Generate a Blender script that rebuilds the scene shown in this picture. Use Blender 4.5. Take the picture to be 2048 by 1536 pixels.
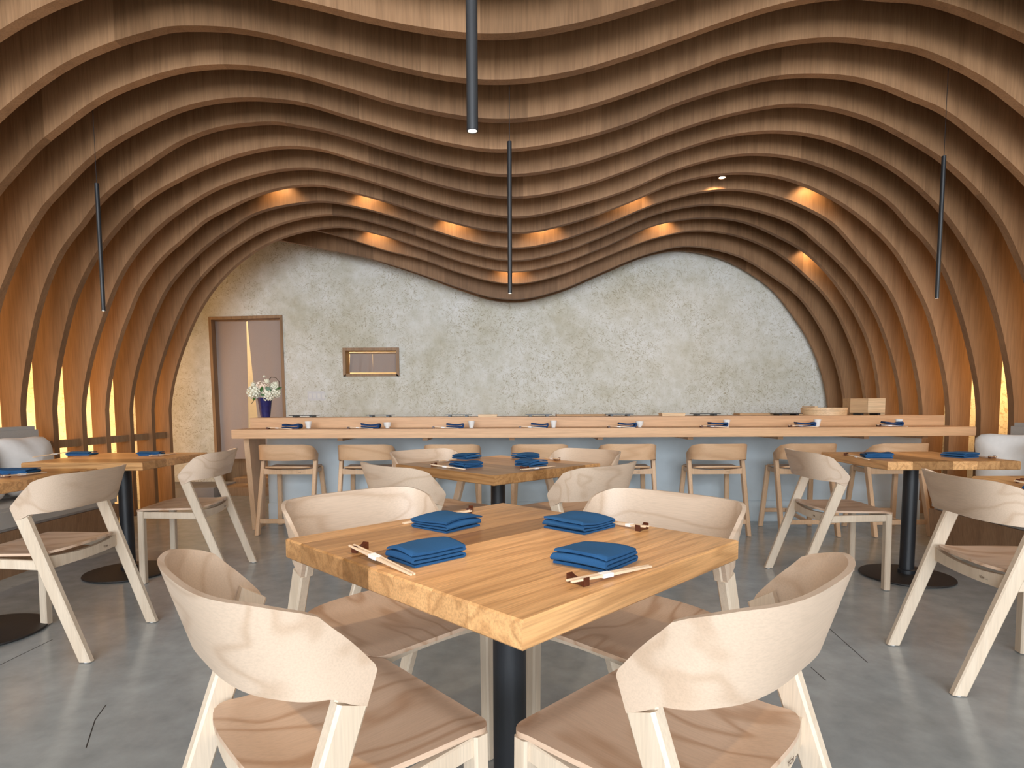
import bpy, bmesh, math, random
from mathutils import Vector, Matrix, noise as mnoise

for o in list(bpy.data.objects): bpy.data.objects.remove(o)
C = bpy.context.scene.collection
S = bpy.context.scene
PI = math.pi

# ------------------------------------------------------------------ camera
F_PX, CX, CY, CAM_H = 1190.0, 1015.0, 901.0, 1.066
PITCH, ROLL = math.atan(1190.0/15900.0), -0.004
FW = Vector((0, math.cos(PITCH), -math.sin(PITCH)))
UP = Vector((0, math.sin(PITCH), math.cos(PITCH)))
RT = Vector((1, 0, 0))
RC = RT*math.cos(ROLL) + UP*math.sin(ROLL)
UC = UP*math.cos(ROLL) - RT*math.sin(ROLL)
CAM = Vector((0, 0, CAM_H))
cam = bpy.data.cameras.new('camera')
cam.sensor_width = 36.0
cam.lens = F_PX*36.0/2048.0
cam.shift_x = (1024-CX)/2048.0
cam.shift_y = (CY-768)/2048.0
cam.clip_start = 0.02
co = bpy.data.objects.new('camera', cam); C.objects.link(co)
m3 = Matrix((RC, UC, -FW)).transposed().to_4x4()
m3.translation = CAM
co.matrix_world = m3
S.camera = co

def ray(px, py):
    return FW + RC*((px-CX)/F_PX) - UC*((py-CY)/F_PX)
def at_y(px, py, y):
    d = ray(px, py); return CAM + d*(y/d.y)
def at_z(px, py, z):
    d = ray(px, py); return CAM + d*((z-CAM_H)/d.z)

# ------------------------------------------------------------------ world, big lights, exposure
w = bpy.data.worlds.new('world'); S.world = w; w.use_nodes = True
bg = w.node_tree.nodes['Background']
bg.inputs['Color'].default_value = (0.80, 0.90, 1.0, 1)
bg.inputs['Strength'].default_value = 1.0
S.view_settings.view_transform = 'Standard'
S.view_settings.look = 'None'
S.view_settings.gamma = 1.0
S.view_settings.use_curve_mapping = False
S.view_settings.exposure = 0.22

def area(name, loc, direction, sx, sy, power, col):
    l = bpy.data.lights.new(name, 'AREA'); l.shape = 'RECTANGLE'; l.size = sx; l.size_y = sy
    l.energy = power; l.color = col
    o = bpy.data.objects.new(name, l); C.objects.link(o)
    o.location = loc; o.rotation_euler = Vector(direction).to_track_quat('-Z', 'Y').to_euler()
    return o
# daylight through the shopfront glazing behind the camera
area('window_daylight', (0.0, -7.0, 2.7), (0, 1, -0.10), 8.4, 4.2, 1000, (0.90, 0.95, 1.0))
# added overhead fill, no fitting there; lifts the floor, seats and front table
area('overhead_fill', (0.0, 0.2, 3.95), (0, 0.15, -1), 6.5, 3.5, 55, (1.0, 0.97, 0.93))
# warm strips fixed behind the rib feet, washing the side walls
area('wall_washer_left', (-3.86, 4.4, 1.35), (-1, 0, 0), 4.7, 2.5, 105, (1.0, 0.53, 0.18))
area('wall_washer_right', (4.29, 4.1, 1.7), (1, 0, 0), 4.2, 1.6, 60, (1.0, 0.53, 0.18))

# ------------------------------------------------------------------ node helpers
def new_mat(name):
    m = bpy.data.materials.new(name); m.use_nodes = True
    nt = m.node_tree; b = nt.nodes['Principled BSDF']
    return m, nt, b
def N(nt, t, **kw):
    n = nt.nodes.new(t)
    for k, v in kw.items(): setattr(n, k, v)
    return n
def L(nt, a, b): nt.links.new(a, b)
def math_node(nt, op, a, b=None):
    n = N(nt, 'ShaderNodeMath', operation=op)
    for i, v in enumerate((a, b)):
        if v is None: continue
        if isinstance(v, (int, float)): n.inputs[i].default_value = v
        else: L(nt, v, n.inputs[i])
    return n.outputs[0]
def ramp(nt, fac, stops):
    r = N(nt, 'ShaderNodeValToRGB')
    el = r.color_ramp.elements
    while len(el) < len(stops): el.new(0.5)
    for e, (p, c) in zip(el, stops): e.position = p; e.color = (*c, 1)
    L(nt, fac, r.inputs[0]); return r.outputs[0]
def mixc(nt, fac, a, b, mode='MIX'):
    n = N(nt, 'ShaderNodeMix', data_type='RGBA', blend_type=mode)
    if isinstance(fac, (int, float)): n.inputs[0].default_value = fac
    else: L(nt, fac, n.inputs[0])
    for i, v in ((6, a), (7, b)):
        if isinstance(v, tuple): n.inputs[i].default_value = (*v, 1)
        else: L(nt, v, n.inputs[i])
    return n.outputs[2]
def noise(nt, vec, scale, detail=3, rough=0.5, dist=0.0):
    n = N(nt, 'ShaderNodeTexNoise'); n.inputs['Scale'].default_value = scale
    n.inputs['Detail'].default_value = detail; n.inputs['Roughness'].default_value = rough
    n.inputs['Distortion'].default_value = dist
    if vec is not None: L(nt, vec, n.inputs['Vector'])
    return n.outputs[0]
def coords(nt, scale, rand=7.0):
    tc = N(nt, 'ShaderNodeTexCoord'); oi = N(nt, 'ShaderNodeObjectInfo')
    off = N(nt, 'ShaderNodeVectorMath', operation='SCALE')
    cb = N(nt, 'ShaderNodeCombineXYZ')
    for i, k in enumerate((1.0, 2.3, 3.7)):
        L(nt, math_node(nt, 'MULTIPLY', oi.outputs['Random'], k*rand), cb.inputs[i])
    add = N(nt, 'ShaderNodeVectorMath', operation='ADD')
    L(nt, tc.outputs['Object'], add.inputs[0]); L(nt, cb.outputs[0], add.inputs[1])
    nt.nodes.remove(off)
    mp = N(nt, 'ShaderNodeMapping'); L(nt, add.outputs[0], mp.inputs[0]); mp.inputs['Scale'].default_value = scale
    return mp.outputs[0], oi.outputs['Random'], add.outputs[0]

def wood(name, light, dark, axis=2, across=5.0, along=0.7, rings=9.0, contrast=0.5, rough=0.45,
         tone=0.15, fiber=0.25, fscale=160.0, coat=0.0, bump=0.05, spec=0.4, sharp=2.2):
    """procedural timber: contour rings along the grain axis plus fine fibres; tone varies per piece"""
    m, nt, b = new_mat(name)
    sc = [across]*3; sc[axis] = along
    v, rnd, raw = coords(nt, sc)
    base = noise(nt, v, 1.0, 2.5, 0.5, 0.15)
    ph = math_node(nt, 'MULTIPLY', base, rings*2*PI)
    sn = math_node(nt, 'SINE', ph)
    f = math_node(nt, 'ADD', math_node(nt, 'MULTIPLY', sn, 0.5), 0.5)
    f = math_node(nt, 'POWER', f, sharp)
    f = math_node(nt, 'MULTIPLY', f, contrast)
    fs = [fscale]*3; fs[axis] = fscale/28.0
    mp2 = N(nt, 'ShaderNodeMapping'); L(nt, raw, mp2.inputs[0]); mp2.inputs['Scale'].default_value = fs
    fib = noise(nt, mp2.outputs[0], 1.0, 2, 0.6)
    col = mixc(nt, f, light, dark)
    fr = ramp(nt, fib, [(0.3, tuple(1-fiber for _ in range(3))), (0.62, (1, 1, 1))])
    col = mixc(nt, 1.0, col, fr, 'MULTIPLY')
    big = [3.0]*3; big[axis] = 0.35
    mp3 = N(nt, 'ShaderNodeMapping'); L(nt, raw, mp3.inputs[0]); mp3.inputs['Scale'].default_value = big
    bn = noise(nt, mp3.outputs[0], 1.0, 2)
    t = math_node(nt, 'ADD', math_node(nt, 'MULTIPLY', rnd, 0.75), math_node(nt, 'MULTIPLY', bn, 0.45))
    tr = ramp(nt, t, [(0.2, (1-tone, 1-tone*1.1, 1-tone*1.25)), (0.85, (1+tone*0.6,)*3)])
    col = mixc(nt, 1.0, col, tr, 'MULTIPLY')
    L(nt, col, b.inputs['Base Color'])
    b.inputs['Roughness'].default_value = rough
    b.inputs['Specular IOR Level'].default_value = spec
    if coat: b.inputs['Coat Weight'].default_value = coat; b.inputs['Coat Roughness'].default_value = 0.25
    if bump:
        bp = N(nt, 'ShaderNodeBump'); bp.inputs['Strength'].default_value = bump; bp.inputs['Distance'].default_value = 0.002
        L(nt, fib, bp.inputs['Height']); L(nt, bp.outputs[0], b.inputs['Normal'])
    return m
def plain(name, col, rough=0.5, metal=0.0, bumpscale=0, bump=0.1, spec=0.5, var=0.0, vscale=30):
    m, nt, b = new_mat(name)
    b.inputs['Base Color'].default_value = (*col, 1); b.inputs['Roughness'].default_value = rough
    b.inputs['Metallic'].default_value = metal; b.inputs['Specular IOR Level'].default_value = spec
    tc = N(nt, 'ShaderNodeTexCoord')
    n1 = noise(nt, tc.outputs['Object'], vscale, 3)
    v = max(var, 0.03)
    c = ramp(nt, n1, [(0.3, tuple(x*(1-v) for x in col)), (0.7, tuple(min(1, x*(1+v)) for x in col))])
    L(nt, c, b.inputs['Base Color'])
    if bumpscale:
        n2 = noise(nt, tc.outputs['Object'], bumpscale, 3)
        bp = N(nt, 'ShaderNodeBump'); bp.inputs['Strength'].default_value = bump; bp.inputs['Distance'].default_value = 0.003
        L(nt, n2, bp.inputs['Height']); L(nt, bp.outputs[0], b.inputs['Normal'])
    return m
def emit(name, col, strength):
    m, nt, b = new_mat(name)
    b.inputs['Base Color'].default_value = (*col, 1)
    b.inputs['Emission Color'].default_value = (*col, 1); b.inputs['Emission Strength'].default_value = strength
    return m

M = {}
M['rib'] = wood('oak veneer', (0.325, 0.182, 0.093), (0.225, 0.118, 0.056), axis=2, across=4.0, along=0.5, rings=5, contrast=0.42,
                rough=0.55, tone=0.30, fiber=0.24, fscale=110, bump=0.03, spec=0.3)
M['beech'] = wood('beech plywood', (0.60, 0.465, 0.355), (0.44, 0.30, 0.20), axis=0, across=4.5, along=0.9, rings=8, contrast=0.5, sharp=5,
                  rough=0.36, tone=0.08, fiber=0.10, fscale=300, bump=0.02)
M['beech_seat'] = wood('beech seat veneer', (0.64, 0.46, 0.335), (0.45, 0.27, 0.165), axis=1, across=4.5, along=1.3, rings=8, contrast=0.75, sharp=4.5,
                  rough=0.36, tone=0.08, fiber=0.10, fscale=300, bump=0.02)
M['beech_leg'] = wood('beech solid', (0.68, 0.565, 0.44), (0.56, 0.43, 0.31), axis=2, across=12, along=0.8, rings=3, contrast=0.35,
                      rough=0.42, tone=0.06, fiber=0.12, fscale=260, bump=0.02)
M['stool'] = wood('stool beech', (0.66, 0.43, 0.26), (0.48, 0.27, 0.14), axis=0, across=4.0, along=0.9, rings=6, contrast=0.45,
                  rough=0.4, tone=0.10, fiber=0.10, fscale=300, bump=0.02)
M['stool_leg'] = wood('stool solid beech', (0.68, 0.46, 0.29), (0.55, 0.34, 0.19), axis=2, across=12, along=0.8, rings=3, contrast=0.35,
                      rough=0.42, tone=0.10, fiber=0.12, fscale=260, bump=0.02)
M['oak_top'] = wood('oiled oak plank', (0.60, 0.335, 0.145), (0.36, 0.175, 0.065), axis=0, across=9, along=0.8, rings=8, contrast=0.55,
                    rough=0.33, tone=0.46, fiber=0.28, fscale=220, bump=0.06)
M['counter'] = wood('counter oak', (0.66, 0.40, 0.22), (0.52, 0.29, 0.15), axis=0, across=14, along=0.5, rings=5, contrast=0.5,
                    rough=0.45, tone=0.08, fiber=0.15, fscale=200, bump=0.02)
M['trimwood'] = wood('trim oak', (0.36, 0.22, 0.12), (0.24, 0.14, 0.07), axis=2, across=10, along=0.6, rings=4, rough=0.5, tone=0.1)
M['benchwood'] = wood('bench oak', (0.33, 0.20, 0.115), (0.23, 0.13, 0.07), axis=2, across=8, along=0.6, rings=4, rough=0.5, tone=0.1)
M['black'] = plain('black metal', (0.012, 0.014, 0.018), 0.42, 0.0, 400, 0.05)
M['blackdisk'] = plain('black cast iron', (0.016, 0.014, 0.014), 0.5, 0.0, 900, 0.3)
M['napkin'] = plain('blue napkin cloth', (0.022, 0.088, 0.215), 0.9, 0, 1400, 0.35, spec=0.15, var=0.12, vscale=900)
M['napkin_shaded'] = plain('shaded blue napkin cloth', (0.018, 0.048, 0.130), 0.9, 0, 1400, 0.35, spec=0.15, var=0.12, vscale=900)  # counter napkins: blue cloth with the shade there put into its colour
M['rest'] = plain('dark brown wood', (0.085, 0.022, 0.010), 0.32, 0, 300, 0.05, var=0.3)
M['stick'] = plain('pale chopstick wood', (0.80, 0.62, 0.44), 0.5, 0, 300, 0.05)
M['paper'] = plain('white paper', (0.85, 0.85, 0.86), 0.7)
M['white'] = plain('white porcelain', (0.80, 0.80, 0.79), 0.22)
M['print'] = plain('dark ink', (0.10, 0.06, 0.04), 0.7)
M['glide'] = plain('white plastic glide', (0.8, 0.8, 0.8), 0.4)
M['bluebase'] = plain('blue grey plaster', (0.56, 0.64, 0.69), 0.75, 0, 25, 0.15, spec=0.2, var=0.10, vscale=3)
M['linen'] = plain('grey bench linen', (0.42, 0.41, 0.40), 0.95, 0, 900, 0.4, spec=0.1, var=0.1, vscale=500)
M['pillow'] = plain('off white cotton', (0.72, 0.71, 0.70), 0.95, 0, 25, 0.35, spec=0.1)
M['curtain'] = plain('taupe linen', (0.42, 0.34, 0.30), 0.95, 0, 700, 0.3, spec=0.1, var=0.08, vscale=400)
M['tray'] = plain('black lacquer', (0.02, 0.02, 0.022), 0.3)
M['palewood'] = wood('pale hinoki', (0.78, 0.56, 0.34), (0.66, 0.44, 0.24), axis=0, across=20, along=1, rings=3, rough=0.5, tone=0.05)
M['card'] = wood('light boxwood', (0.52, 0.33, 0.17), (0.45, 0.27, 0.14), axis=0, across=20, along=1, rings=3, rough=0.6, tone=0.05)
M['vase'] = plain('cobalt glaze', (0.022, 0.022, 0.11), 0.25, 0, 60, 0.1, var=0.2)
M['petal'] = plain('cream petals', (0.82, 0.80, 0.66), 0.7, var=0.1, vscale=60)
M['petal2'] = plain('blush petals', (0.86, 0.72, 0.60), 0.7, var=0.1, vscale=60)
M['leaf'] = plain('green leaf', (0.03, 0.10, 0.015), 0.4, var=0.3, vscale=40)
M['twig'] = plain('brown twig', (0.06, 0.04, 0.02), 0.7)
M['lamp'] = emit('lamp lens', (1.0, 0.86, 0.66), 14)
M['dark'] = plain('dark stock', (0.02, 0.015, 0.012), 0.7)
M['cream'] = plain('cream paint', (0.85, 0.68, 0.45), 0.8)
M['switch'] = plain('switch plastic', (0.68, 0.68, 0.70), 0.35)
M['kerb'] = plain('grey kerb render', (0.26, 0.25, 0.26), 0.8, 0, 30, 0.2, var=0.12, vscale=4)
M['ceiling'] = plain('ceiling paint', (0.16, 0.11, 0.08), 0.9)

# plaster: pale render with mottled patches and chopped straw
def plaster():
    m, nt, b = new_mat('straw plaster')
    tc = N(nt, 'ShaderNodeTexCoord')
    n1 = noise(nt, tc.outputs['Object'], 1.3, 5, 0.6)
    c = ramp(nt, n1, [(0.32, (0.62, 0.60, 0.51)), (0.5, (0.73, 0.73, 0.69)), (0.68, (0.79, 0.80, 0.79))])
    n2 = noise(nt, tc.outputs['Object'], 9, 4, 0.65)
    c = mixc(nt, 1.0, c, ramp(nt, n2, [(0.3, (0.87, 0.86, 0.80)), (0.65, (1.05, 1.05, 1.05))]), 'MULTIPLY')
    dens = ramp(nt, noise(nt, tc.outputs['Object'], 1.7, 3), [(0.35, (0.25,)*3), (0.6, (1, 1, 1))])
    col = c
    for k, ang in enumerate((0.5, 1.5, 2.6)):
        mp = N(nt, 'ShaderNodeMapping', vector_type='TEXTURE'); L(nt, tc.outputs['Object'], mp.inputs[0])
        mp.inputs['Rotation'].default_value = (0, ang, 0); mp.inputs['Scale'].default_value = (1/24.0, 1/24.0, 1/105.0)
        mp.inputs['Location'].default_value = (k*3.1, 0, k*5.7)
        v = noise(nt, mp.outputs[0], 1.0, 1.2, 0.5, 0.6)
        fl = ramp(nt, v, [(0.635, (0, 0, 0)), (0.69, (1, 1, 1))])
        fac = N(nt, 'ShaderNodeMix', data_type='RGBA', blend_type='MULTIPLY'); fac.inputs[0].default_value = 1
        L(nt, fl, fac.inputs[6]); L(nt, dens, fac.inputs[7])
        s = N(nt, 'ShaderNodeSeparateColor'); L(nt, fac.outputs[2], s.inputs[0])
        col = mixc(nt, math_node(nt, 'MULTIPLY', s.outputs[0], 0.6), col, (0.33, 0.28, 0.16))
    L(nt, col, b.inputs['Base Color']); b.inputs['Roughness'].default_value = 0.8
    b.inputs['Specular IOR Level'].default_value = 0.2
    bp = N(nt, 'ShaderNodeBump'); bp.inputs['Strength'].default_value = 0.25; bp.inputs['Distance'].default_value = 0.01
    L(nt, n2, bp.inputs['Height']); L(nt, bp.outputs[0], b.inputs['Normal'])
    return m
M['plaster'] = plaster()
def concrete():
    m, nt, b = new_mat('polished concrete')
    tc = N(nt, 'ShaderNodeTexCoord')
    n1 = noise(nt, tc.outputs['Object'], 0.9, 5, 0.55)
    c = ramp(nt, n1, [(0.30, (0.305, 0.325, 0.325)), (0.70, (0.435, 0.465, 0.475))])
    n2 = noise(nt, tc.outputs['Object'], 9, 5, 0.6)
    c = mixc(nt, 1.0, c, ramp(nt, n2, [(0.30, (0.78,)*3), (0.70, (1.03,)*3)]), 'MULTIPLY')
    n3 = noise(nt, tc.outputs['Object'], 7, 2, 0.5)
    c = mixc(nt, 1.0, c, ramp(nt, n3, [(0.19, (0.55,)*3), (0.25, (1, 1, 1))]), 'MULTIPLY')
    L(nt, c, b.inputs['Base Color'])
    b.inputs['Roughness'].default_value = 0.21
    b.inputs['Specular IOR Level'].default_value = 0.6
    return m
M['concrete'] = concrete()

# ------------------------------------------------------------------ mesh helpers
class MB:
    def __init__(s): s.v = []; s.f = []
    def add(s, vs, fs):
        o = len(s.v); s.v += [tuple(v) for v in vs]; s.f += [tuple(i+o for i in f) for f in fs]; return s
    def box(s, x0, x1, y0, y1, z0, z1):
        return s.add([(x0,y0,z0),(x1,y0,z0),(x1,y1,z0),(x0,y1,z0),(x0,y0,z1),(x1,y0,z1),(x1,y1,z1),(x0,y1,z1)],
                     [(0,3,2,1),(4,5,6,7),(0,1,5,4),(1,2,6,5),(2,3,7,6),(3,0,4,7)])
    def loft(s, rings, caps=True):
        n = len(rings[0]); vs = [p for r in rings for p in r]; fs = []
        for i in range(len(rings)-1):
            for j in range(n):
                a = i*n+j; b = i*n+(j+1) % n
                fs.append((a, b, b+n, a+n))
        if caps: fs.append(tuple(reversed(range(n)))); fs.append(tuple((len(rings)-1)*n+j for j in range(n)))
        return s.add(vs, fs)
    def lathe(s, prof, seg=28, c=(0, 0)):
        rings = [[(c[0]+r*math.cos(2*PI*k/seg), c[1]+r*math.sin(2*PI*k/seg), z) for k in range(seg)] for r, z in prof]
        return s.loft(rings)
    def post(s, p0, p1, wx, wy, ch=0.004, n=1, tilt=0.0, tilt0=0.0):
        """bar with horizontal sections between two points, chamfered"""
        rings = []
        for i in range(n+1):
            t = i/n; p = Vector(p0).lerp(Vector(p1), t)
            a, b = wx/2, wy/2
            sec = [(-a+ch,-b),(a-ch,-b),(a,-b+ch),(a,b-ch),(a-ch,b),(-a+ch,b),(-a,b-ch),(-a,-b+ch)]
            tl_ = tilt0+(tilt-tilt0)*t; rings.append([(p.x+u, p.y+v, p.z+tl_*v) for u, v in sec])
        return s.loft(rings)
    def beam(s, p0, p1, w, h, ch=0.003, up=(0, 0, 1)):
        p0, p1 = Vector(p0), Vector(p1); d = (p1-p0).normalized(); u = Vector(up)
        r = d.cross(u).normalized(); u = r.cross(d)
        a, b = w/2, h/2
        sec = [(-a+ch,-b),(a-ch,-b),(a,-b+ch),(a,b-ch),(a-ch,b),(-a+ch,b),(-a,b-ch),(-a,-b+ch)]
        return s.loft([[p + r*x + u*y for x, y in sec] for p in (p0, p1)])
    def tube(s, pts, r, seg=8):
        rings = []
        for i, p in enumerate(pts):
            p = Vector(p); a = Vector(pts[max(0, i-1)]); b = Vector(pts[min(len(pts)-1, i+1)])
            d = (b-a).normalized(); q = Vector((0.3, 0.2, 1)).cross(d)
            if q.length < 1e-3: q = Vector((1, 0, 0))
            q.normalize(); t = d.cross(q)
            rr = r[i] if isinstance(r, (list, tuple)) else r
            rings.append([p + q*math.cos(2*PI*k/seg)*rr + t*math.sin(2*PI*k/seg)*rr for k in range(seg)])
        return s.loft(rings)
    def build(s, name, mat, parent=None, sharp=35, bevel=0):
        me = bpy.data.meshes.new(name); me.from_pydata([tuple(v) for v in s.v], [], s.f)
        bm = bmesh.new(); bm.from_mesh(me)
        if bevel:
            bmesh.ops.bevel(bm, geom=[e for e in bm.edges], offset=bevel, segments=2, affect='EDGES', clamp_overlap=True)
        bmesh.ops.recalc_face_normals(bm, faces=bm.faces); bm.to_mesh(me); bm.free()
        me.polygons.foreach_set('use_smooth', [True]*len(me.polygons))
        me.set_sharp_from_angle(angle=math.radians(sharp))
        me.materials.append(mat)
        o = bpy.data.objects.new(name, me); C.objects.link(o)
        if parent is not None: o.parent = parent
        return o
def tag(o, label=None, cat=None, group=None, kind=None):
    if label: o['label'] = label
    if cat: o['category'] = cat
    if group: o['group'] = group
    if kind: o['kind'] = kind
    return o
def thing(name, label, cat, loc=(0, 0, 0), rz=0, group=None):
    o = bpy.data.objects.new(name, None); C.objects.link(o); o.empty_display_size = 0.05
    o.location = loc; o.rotation_euler = (0, 0, rz); return tag(o, label, cat, group)
def dup(root, loc, rz, label, group=None):
    r = root.copy(); C.objects.link(r); r.location = loc; r.rotation_euler = (0, 0, rz); r['label'] = label
    if group: r['group'] = group
    for ch in list(root.children):
        c = ch.copy(); C.objects.link(c); c.parent = r
        for g in list(ch.children):
            d = g.copy(); C.objects.link(d); d.parent = c
    return r
def first_or_dup(proto, used, loc, rz, label, group=None):
    if not used:
        used.append(1); proto.location = loc; proto.rotation_euler = (0, 0, rz); proto['label'] = label
        if group: proto['group'] = group
        return proto
    return dup(proto, loc, rz, label, group)
def smooth(t): t = max(0, min(1, t)); return t*t*(3-2*t)
def head(ux, uy): return math.atan2(uy, ux) - PI/2     # rotation that turns local +y to (ux,uy)

# ------------------------------------------------------------------ room shell
XL, XR, YW, ZC = -4.25, 4.62, 7.52, 4.45
YB = -7.3
fl = MB().box(XL-0.1, XR+0.1, YB, YW+2.2, -0.12, 0.0).build('floor', M['concrete']); tag(fl, kind='structure')
def strip_on_floor(pts, wd):
    mb = MB()
    for (a, b) in zip(pts[:-1], pts[1:]):
        a, b = Vector(a), Vector(b); d = (b-a).normalized(); n = Vector((-d.y, d.x, 0))*wd/2
        mb.loft([[a-n, a+n, a+n+Vector((0,0,0.0006)), a-n+Vector((0,0,0.0006))], [b-n, b+n, b+n+Vector((0,0,0.0006)), b-n+Vector((0,0,0.0006))]])
    return mb
for pts in ([(0,1330),(105,1279)], [(1655,1254),(1690,1285),(1735,1325)], [(1622,1335),(1652,1361)], [(172,1496),(190,1440),(212,1410)]):
    P = [at_z(x, y, 0) for x, y in pts]
    strip_on_floor(P, 0.003).build('joint', M['dark'], fl)
cl = MB().box(XL-0.1, XR+0.1, YB, YW+0.2, ZC, ZC+0.1).build('ceiling', M['ceiling']); tag(cl, kind='structure')
o = MB().box(XL-0.12, XL, YB, YW+0.2, 0, ZC).build('wall_left', M['plaster']); tag(o, kind='structure')
o = MB().box(XR, XR+0.12, YB, YW+0.2, 0, ZC).build('wall_right', M['plaster']); tag(o, kind='structure')

# back wall with the door and the pass window
D = {k: at_y(*p, YW) for k, p in dict(tl=(417, 634), tr=(565, 630), bl=(433, 962), br=(577, 962)).items()}
D['bl'].z = 0; D['br'].z = 0
W = {k: at_y(*p, YW) for k, p in dict(tl=(690, 699), tr=(795, 699), bl=(690, 750), br=(795, 750)).items()}
wz0, wz1, wx0, wx1 = W['bl'].z, W['tl'].z, W['bl'].x, W['tr'].x
def slabquad(mb, pts, y0, y1):
    mb.loft([[(p[0], y0, p[1]) for p in pts], [(p[0], y1, p[1]) for p in pts]])
mb = MB(); T = 0.18
slabquad(mb, [(XL, 0), (D['bl'].x, 0), (D['tl'].x, D['tl'].z), (D['tl'].x, ZC), (XL, ZC)], YW, YW+T)
slabquad(mb, [(D['tl'].x, D['tl'].z), (D['tr'].x, D['tr'].z), (D['tr'].x, ZC), (D['tl'].x, ZC)], YW, YW+T)
slabquad(mb, [(D['br'].x, 0), (wx0, 0), (wx0, ZC), (D['tr'].x, ZC), (D['tr'].x, D['tr'].z)], YW, YW+T)
slabquad(mb, [(wx0, 0), (wx1, 0), (wx1, wz0), (wx0, wz0)], YW, YW+T)
slabquad(mb, [(wx0, wz1), (wx1, wz1), (wx1, ZC), (wx0, ZC)], YW, YW+T)
slabquad(mb, [(wx1, 0), (XR, 0), (XR, ZC), (wx1, ZC)], YW, YW+T)
wb = mb.build('wall_back', M['plaster']); tag(wb, kind='structure')
# door frame (slanting jambs) and window frame
def frame_quad(name, q, wd, y0, y1, mat, bottom=False):
    tl, tr, br, bl = [Vector((p[0], 0, p[1])) for p in q]
    root = bpy.data.objects.new(name, None); C.objects.link(root); root.location = (tl.x, y0, 0)
    inv = Vector((-tl.x, -y0, 0))
    def piece(nm, a, b, c, d):
        m_ = MB(); m_.loft([[Vector((p.x, y0, p.z))+inv for p in (a, b, c, d)], [Vector((p.x, y1, p.z))+inv for p in (a, b, c, d)]])
        return m_.build(nm, mat, root)
    dx = Vector((wd, 0, 0)); dz = Vector((0, 0, wd))
    piece('jamb', bl, bl+dx, tl+dx-dz, tl)
    piece('jamb', br-dx, br, tr, tr-dx-dz)
    piece('head', tl, tl+dx-dz, tr-dx-dz, tr)
    if bottom: piece('sill', bl, br, br-dx+dz, bl+dx+dz)
    return root
dr = frame_quad('door_1', [(D['tl'].x, D['tl'].z), (D['tr'].x, D['tr'].z), (D['br'].x, 0), (D['bl'].x, 0)], 0.035, YW-0.012, YW+T, M['trimwood'])
tag(dr, kind='structure')
wn = frame_quad('window_1', [(wx0-0.02, wz1+0.02), (wx1+0.02, wz1+0.02), (wx1+0.02, wz0-0.02), (wx0-0.02, wz0-0.02)], 0.035, YW-0.02, YW+T, M['trimwood'], True)
tag(wn, kind='structure')
# room behind
mb = MB(); mb.box(XL-1.2, 0.2, YW+2.0, YW+2.1, 0, 3.2); mb.box(XL-1.2, XL-1.1, YW+T, YW+2.0, 0, 3.2); mb.box(0.2, 0.25, YW+T, YW+2.1, 0, 3.2); mb.box(XL, 0.25, YW+T, YW+2.1, 3.2, 3.25)
o = mb.build('wall_kitchen', M['cream']); tag(o, kind='structure')
pl = bpy.data.lights.new('kitchen_lamp', 'POINT'); pl.energy = 80; pl.color = (1, 0.85, 0.62); pl.shadow_soft_size = 0.15
po = bpy.data.objects.new('kitchen_lamp', pl); C.objects.link(po); po.location = (-2.9, YW+1.5, 2.6)
o = MB().box(-4.4, -2.6, YW+T+0.25, YW+T+0.32, 0.0, 0.62).build('trim_3', M['trimwood']); tag(o, kind='structure')
sh = thing('shelf_unit', 'dark shelving full of stock seen past the left edge of the taupe curtain', 'shelf', (-4.42, YW+0.5, 0))
MB().box(-0.2, 0.42, 0.28, 0.34, 0, 2.1).build('back', M['dark'], sh)
for z in (0.5, 0.9, 1.3, 1.7): MB().box(-0.2, 0.42, 0.0, 0.3, z, z+0.03).build('shelf_board', M['counter'], sh)
for z in (0.53, 0.93, 1.33): MB().box(0.1, 0.36, 0.03, 0.26, z, z+0.24).build('box', M['dark'], sh)

def curtain(name, label, x0, x1, ztop, zbot, y, seed, slant0=0.0, slant1=0.0, wav=0.012, waves=4, curl=0):
    root = thing(name, label, 'curtain', ((x0+x1)/2, y, zbot))
    cx0 = (x0+x1)/2; mb = MB(); nx, nz = 26, 26; rng = random.Random(seed); ph = rng.random()*6
    for side in (0, 1):
        vs = []
        for j in range(nz+1):
            t = j/nz
            for i in range(nx+1):
                s_ = i/nx
                xx = (x0 + slant0*(t**1.2))*(1-s_) + (x1 + slant1*(t**1.6))*s_
                yy = wav*t**0.7*math.sin(ph + s_*waves*2*PI + t*1.1) - curl*t*t*(s_**4) + side*0.004
                vs.append((xx-cx0, yy, (ztop-zbot)*(1-t)))
        fs = [(j*(nx+1)+i, j*(nx+1)+i+1, (j+1)*(nx+1)+i+1, (j+1)*(nx+1)+i) for j in range(nz) for i in range(nx)]
        mb.add(vs, fs)
    mb.build('cloth', M['curtain'], root)
    b_ = MB(); b_.beam((x0-cx0-0.01, 0.002, ztop-zbot-0.012), (x1-cx0+0.01, 0.002, ztop-zbot-0.012), 0.016, 0.016).build('rail', M['trimwood'], root)
    return root
yc = YW+0.09
p0 = at_y(421, 640, yc); p1 = at_y(492, 640, yc); p2 = at_y(567, 636, yc); pb = at_y(470, 918, yc)
xb = at_y(438, 918, yc).x - p0.x
curtain('door_curtain', 'long left panel of the taupe split curtain hanging in the doorway', p0.x, p1.x, p0.z-0.0, pb.z, yc, 2, xb, at_y(503, 918, yc).x-p1.x-0.03, 0.012, 1.6)
curtain('door_curtain', 'long right panel of the taupe split curtain behind the flower vase', p1.x+0.004, p2.x-0.03, p2.z-0.005, pb.z, yc+0.03, 5, 0.14, 0.06, 0.012, 1.6)
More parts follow.
